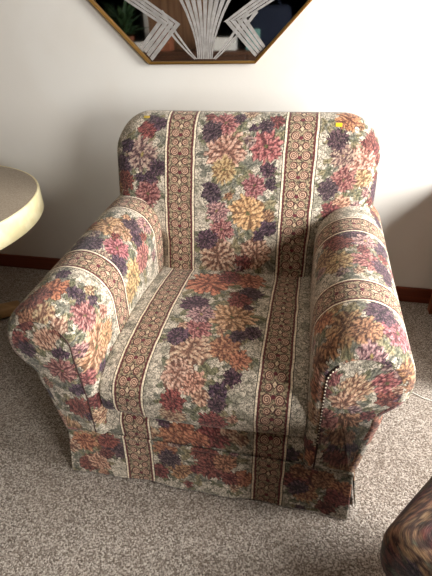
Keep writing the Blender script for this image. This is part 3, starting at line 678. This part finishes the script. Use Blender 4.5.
# ================================================================== end table on the right (its leg shows)
et = empty('end_table', (1.07, .72, 0)); tag(et, 'reddish wooden table whose foot shows at the right edge by the baseboard', 'table')
x0, x1, y0, y1, zt = .816, 1.55, .48, 1.06, ET_Z
for (x, y) in ((x0+.03, y0+.03), (x1-.03, y0+.03), (x0+.03, y1-.03), (x1-.03, y1-.03)):
    bm = bmesh.new(); box(bm, x-.024, x+.024, y-.024, y+.024, 0, zt-.03, .004)
    for v in bm.verts:
        if v.co.z < .1: v.co.x = x+(v.co.x-x)*.8; v.co.y = y+(v.co.y-y)*.8
    bm_obj('leg', bm, TABWOOD, et)
bm = bmesh.new(); box(bm, x0, x1, y0, y1, zt-.03, zt, .006); bm_obj('tabletop', bm, TABWOOD, et)
for k, (a, b_, c, d) in enumerate(((x0+.04, x1-.04, y0+.02, y0+.035), (x0+.04, x1-.04, y1-.035, y1-.02), (x0+.02, x0+.035, y0+.04, y1-.04), (x1-.035, x1-.02, y0+.04, y1-.04))):
    bm = bmesh.new(); box(bm, a, b_, c, d, .12, zt-.03, .002); bm_obj('side_panel', bm, TABWOOD, et)

# ================================================================== matching footstool, bottom right
OA, OE, OW = Vector((.372, -.334, 0)), Vector((.63, .78, 0)).normalized(), Vector((.78, -.63, 0)).normalized()
OL, OWd, OZ = OTT
oc = OA+OE*OL/2+OW*OWd/2
ot = empty('footstool', (oc.x, oc.y, 0)); tag(ot, 'shade-darkened floral upholstered footstool cut off by the lower right corner', 'footstool')
def rr_loop(hx, hy, r, n=260):
    pts = []
    for cx, cy, a0 in ((hx-r, hy-r, 0), (-hx+r, hy-r, 90), (-hx+r, -hy+r, 180), (hx-r, -hy+r, 270)):
        for a in np.linspace(a0, a0+90, 12): pts.append((cx+r*math.cos(math.radians(a)), cy+r*math.sin(math.radians(a))))
    return resample(pts, n)[0]
def stool_part(name, key, prof, mat):
    rows = []; U = []; V = []; v = 0; last = None
    for inset, z in prof:
        q = rr_loop(OL/2-inset, OWd/2-inset, max(.002, .03-inset*.3))
        P = np.stack([oc.x+OE.x*q[:, 0]+OW.x*q[:, 1], oc.y+OE.y*q[:, 0]+OW.y*q[:, 1], np.full(len(q), z)], -1)
        if last is not None: v += math.hypot(inset-last[0], z-last[1])
        last = (inset, z); s = np.r_[0, np.cumsum(np.hypot(*np.diff(q, axis=0).T))]
        rows.append(P); U.append(s); V.append(np.full(len(s), v))
    P = np.array(rows); P += np.stack([wr(P, .003, 12, 41), wr(P, .003, 12, 42), wr(P, .002, 12, 43)*(P[..., 2] > .1)], -1)
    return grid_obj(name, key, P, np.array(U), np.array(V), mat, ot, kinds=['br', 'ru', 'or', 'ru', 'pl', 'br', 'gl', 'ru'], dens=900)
cush = [(.02, OZ-.13), (.012, OZ-.125)]+[(.012-.012*math.sin(a), OZ-.045-.075*math.cos(a)) for a in np.linspace(.3, math.pi/2, 14)]
cush += [(.035*(1-math.cos(a)), OZ-.045+.035*math.sin(a)) for a in np.linspace(0, math.pi/2, 16)[1:]]+[(i, OZ-.01+.012*min(1, i/.15)) for i in np.linspace(.040, min(OL, OWd)/2-.005, 50)]
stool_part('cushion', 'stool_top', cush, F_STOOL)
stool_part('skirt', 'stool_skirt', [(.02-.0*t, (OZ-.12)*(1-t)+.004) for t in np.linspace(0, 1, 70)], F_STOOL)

# ================================================================== cord on the carpet
bm = bmesh.new(); cp = [(.50, .56), (.56, .535), (.62, .51), (.664, .485), (.70, .463), (.74, .45), (.80, .455), (.88, .48)]
pts = [(x, y, .0045+.0015*math.sin(i*1.3)) for i, (x, y) in enumerate(cp)]
add_tube(bm, pts, .0022, 8); tag(bm_obj('power_cord', bm, WHITE, None, True), 'thin pale cord lying on the carpet right of the armchair', 'cord')

# ================================================================== octagonal mirror
mr = empty('octagonal_mirror', (-.2245, WY, 1.02)); tag(mr, 'gold-framed octagonal mirror with etched grey fan design on wall', 'mirror')
MC, MR = (-.2245, 1.02+.515), .515/math.cos(math.radians(22.5))
def octo(r): return [(MC[0]+r*math.cos(math.radians(22.5+45*k)), MC[1]+r*math.sin(math.radians(22.5+45*k))) for k in range(8)]
glass = simple('mirror_glass', (.82, .83, .83, 1), .03, .5, 1.0)
bm = bmesh.new(); A = [bm.verts.new((x, WY-.004, z)) for x, z in octo(MR-.005)]; B = [bm.verts.new((x, WY-.010, z)) for x, z in octo(MR-.005)]
bm.faces.new(A); bm.faces.new(B[::-1])
for k in range(8): bm.faces.new((A[k], A[(k+1) % 8], B[(k+1) % 8], B[k]))
bm_obj('glass', bm, glass, mr)
bm = bmesh.new(); rings = []
for r, y in ((MR, WY-.001), (MR, WY-.022), (MR-.004, WY-.025), (MR-.010, WY-.023), (MR-.012, WY-.011), (MR-.012, WY-.001)):
    rings.append([bm.verts.new((x, y, z)) for x, z in octo(r)])
for i in range(6):
    A, B = rings[i], rings[(i+1) % 6]
    for k in range(8): bm.faces.new((A[k], A[(k+1) % 8], B[(k+1) % 8], B[k]))
bm_obj('frame', bm, GOLD, mr)
# etched blades: thin raised frosted strips on the glass, fanning from the lower edge
bm = bmesh.new()
def strip(pts, w0, w1, y=WY-.0112):
    """tapering flat strip along pts (x,z)"""
    n = len(pts); Ls, Rs, Lb, Rb = [], [], [], []
    for i, (x, z) in enumerate(pts):
        a = pts[max(0, i-1)]; b_ = pts[min(n-1, i+1)]; dx, dz = b_[0]-a[0], b_[1]-a[1]; l = math.hypot(dx, dz)
        w = (w0+(w1-w0)*i/(n-1))/2; nx, nz = -dz/l*w, dx/l*w
        Ls.append(bm.verts.new((x+nx, y, z+nz))); Rs.append(bm.verts.new((x-nx, y, z-nz)))
        Lb.append(bm.verts.new((x+nx, y+.0008, z+nz))); Rb.append(bm.verts.new((x-nx, y+.0008, z-nz)))
    for i in range(n-1):
        bm.faces.new((Ls[i], Ls[i+1], Rs[i+1], Rs[i])); bm.faces.new((Lb[i], Rb[i], Rb[i+1], Lb[i+1]))
        bm.faces.new((Ls[i], Lb[i], Lb[i+1], Ls[i+1])); bm.faces.new((Rs[i], Rs[i+1], Rb[i+1], Rb[i]))
    bm.faces.new((Ls[0], Rs[0], Rb[0], Lb[0])); bm.faces.new((Ls[-1], Lb[-1], Rb[-1], Rs[-1]))
for k, pts in enumerate(ETCH_BLADES): strip(pts, .0045, .018 if 2 < k < 10 else .012, WY-.0112-.0003*(k % 3))
for qd in ETCH_QUADS:
    A = [bm.verts.new((x, WY-.0128, z)) for x, z in qd]; B = [bm.verts.new((x, WY-.0119, z)) for x, z in qd]
    bm.faces.new(A); bm.faces.new(B[::-1])
    for k in range(4): bm.faces.new((A[k], A[(k+1) % 4], B[(k+1) % 4], B[k]))
bm_obj('etched_design', bm, ETCH, mr)

# ================================================================== far side of the room (seen in the mirror)
DARKW = wood('sideboard_wood', S(92, 60, 40), S(60, 38, 26), 6, .4, 0)
sb = empty('sideboard', (-1.2, YF+.27, 0)); tag(sb, 'brown wooden sideboard against the far wall, reflected in the mirror', 'sideboard')
bm = bmesh.new(); box(bm, -2.5, .1, YF+.02, YF+.5, .08, .88, .006); bm_obj('body', bm, DARKW, sb)
for k in range(4):
    xa = -2.47+k*.64; bm = bmesh.new(); box(bm, xa, xa+.61, YF+.5, YF+.518, .12, .84, .004); d_ = bm_obj('door', bm, DARKW, sb)
    bm = bmesh.new(); box(bm, xa+.54, xa+.56, YF+.518, YF+.54, .45, .55, .004); bm_obj('handle', bm, GOLD, d_)
for xx in (-2.4, 0.0):
    bm = bmesh.new(); box(bm, xx-.03, xx+.03, YF+.06, YF+.44, 0, .08, .003); bm_obj('leg', bm, DARKW, sb)
LEAF = simple('leaf_green', S(48, 72, 42), .5, .4); POT = simple('pot_clay', S(150, 92, 66), .7, .3)
NAVY = simple('navy_cloth', S(36, 42, 58), .9, .2); PAPER = simple('white_paper', S(236, 234, 228), .7, .3); TEAL = simple('teal_cover', S(120, 168, 160), .6, .3)
pt = empty('potted_plant', (-2.12, YF+.28, .88)); tag(pt, 'bushy dark green potted plant on the sideboard, at mirror left', 'plant')
bm = bmesh.new(); lathe(bm, [(.08, .881), (.11, 1.03), (.118, 1.04), (.10, 1.035), (.09, 1.0)], -2.12, YF+.28, 32); bm_obj('pot', bm, POT, pt, True)
bm = bmesh.new()
for i in range(90):
    a = random.uniform(0, 6.28); el = random.uniform(.2, 1.45); ln = random.uniform(.12, .34)
    base = Vector((-2.12+.04*math.cos(a), YF+.28+.04*math.sin(a), 1.03+random.uniform(0, .2)))
    d_ = Vector((math.cos(a)*math.cos(el), math.sin(a)*math.cos(el)*.6, math.sin(el))); sd = d_.cross(Vector((0, 0, 1))).normalized()*.03
    v_ = [bm.verts.new(base), bm.verts.new(base+d_*ln*.5+sd), bm.verts.new(base+d_*ln+Vector((0, 0, -.03))), bm.verts.new(base+d_*ln*.5-sd)]
    bm.faces.new(v_)
o = bm_obj('foliage', bm, LEAF, pt); md = o.modifiers.new('t', 'SOLIDIFY'); md.thickness = .002
for (x, w, h, d, m, lb) in ((-2.0, .22, .10, .2, PAPER, 'long low white carton on the sideboard below the plant'), (-.98, .26, .13, .2, PAPER, 'wide white carton in the middle of the sideboard'), (-1.72, .2, .22, .18, POT, 'tall terracotta-coloured carton beside the white one')):
    bm = bmesh.new(); box(bm, x, x+w, YF+.2, YF+.2+d, .881, .881+h, .003); box(bm, x+w/2-.012, x+w/2+.012, YF+.199, YF+.201+d, .8815, .882+h, 0)
    tag(bm_obj('carton', bm, m), lb, 'box')
bm = bmesh.new(); box(bm, -.60, -.44, YF+.30, YF+.325, .881, 1.09, .003); box(bm, -.597, -.438, YF+.303, YF+.322, .886, 1.085, 0); tag(bm_obj('book', bm, TEAL), 'teal book standing upright in front of the navy bag', 'book')
bg = empty('bag', (-.35, YF+.2, .881)); tag(bg, 'navy cloth bag standing at the right end of the sideboard', 'bag')
bm = bmesh.new(); box(bm, -.62, -.04, YF+.06, YF+.28, .881, 1.32, .06, 4)
for v in bm.verts: v.co.x = -.33+(v.co.x+.33)*(1-.25*(v.co.z-.88)/.44)
bm_obj('body', bm, NAVY, bg, True)
bm = bmesh.new(); add_tube(bm, [(-.45+.24*t, YF+.17, 1.3+.12*math.sin(math.pi*t)) for t in np.linspace(0, 1, 12)], .01); bm_obj('handle', bm, NAVY, bg, True)

# ================================================================== light
w = bpy.data.worlds.new('world'); scn.world = w; w.use_nodes = True
bgd = w.node_tree.nodes['Background']; bgd.inputs[0].default_value = (.80, .88, 1.0, 1); bgd.inputs[1].default_value = .5
def area(name, loc, target, sx, sy, e, c):
    l = bpy.data.lights.new(name, 'AREA'); l.shape = 'RECTANGLE'; l.size = sx; l.size_y = sy; l.energy = e; l.color = c
    o = bpy.data.objects.new(name, l); col.objects.link(o); o.location = loc
    o.rotation_euler = (Vector(target)-Vector(loc)).to_track_quat('-Z', 'Y').to_euler(); return o
for a in LIGHTS: area(*a)
scn.view_settings.view_transform = 'Standard'; scn.view_settings.look = 'None'; scn.view_settings.gamma = 1
scn.view_settings.use_curve_mapping = False; scn.view_settings.exposure = EXPO
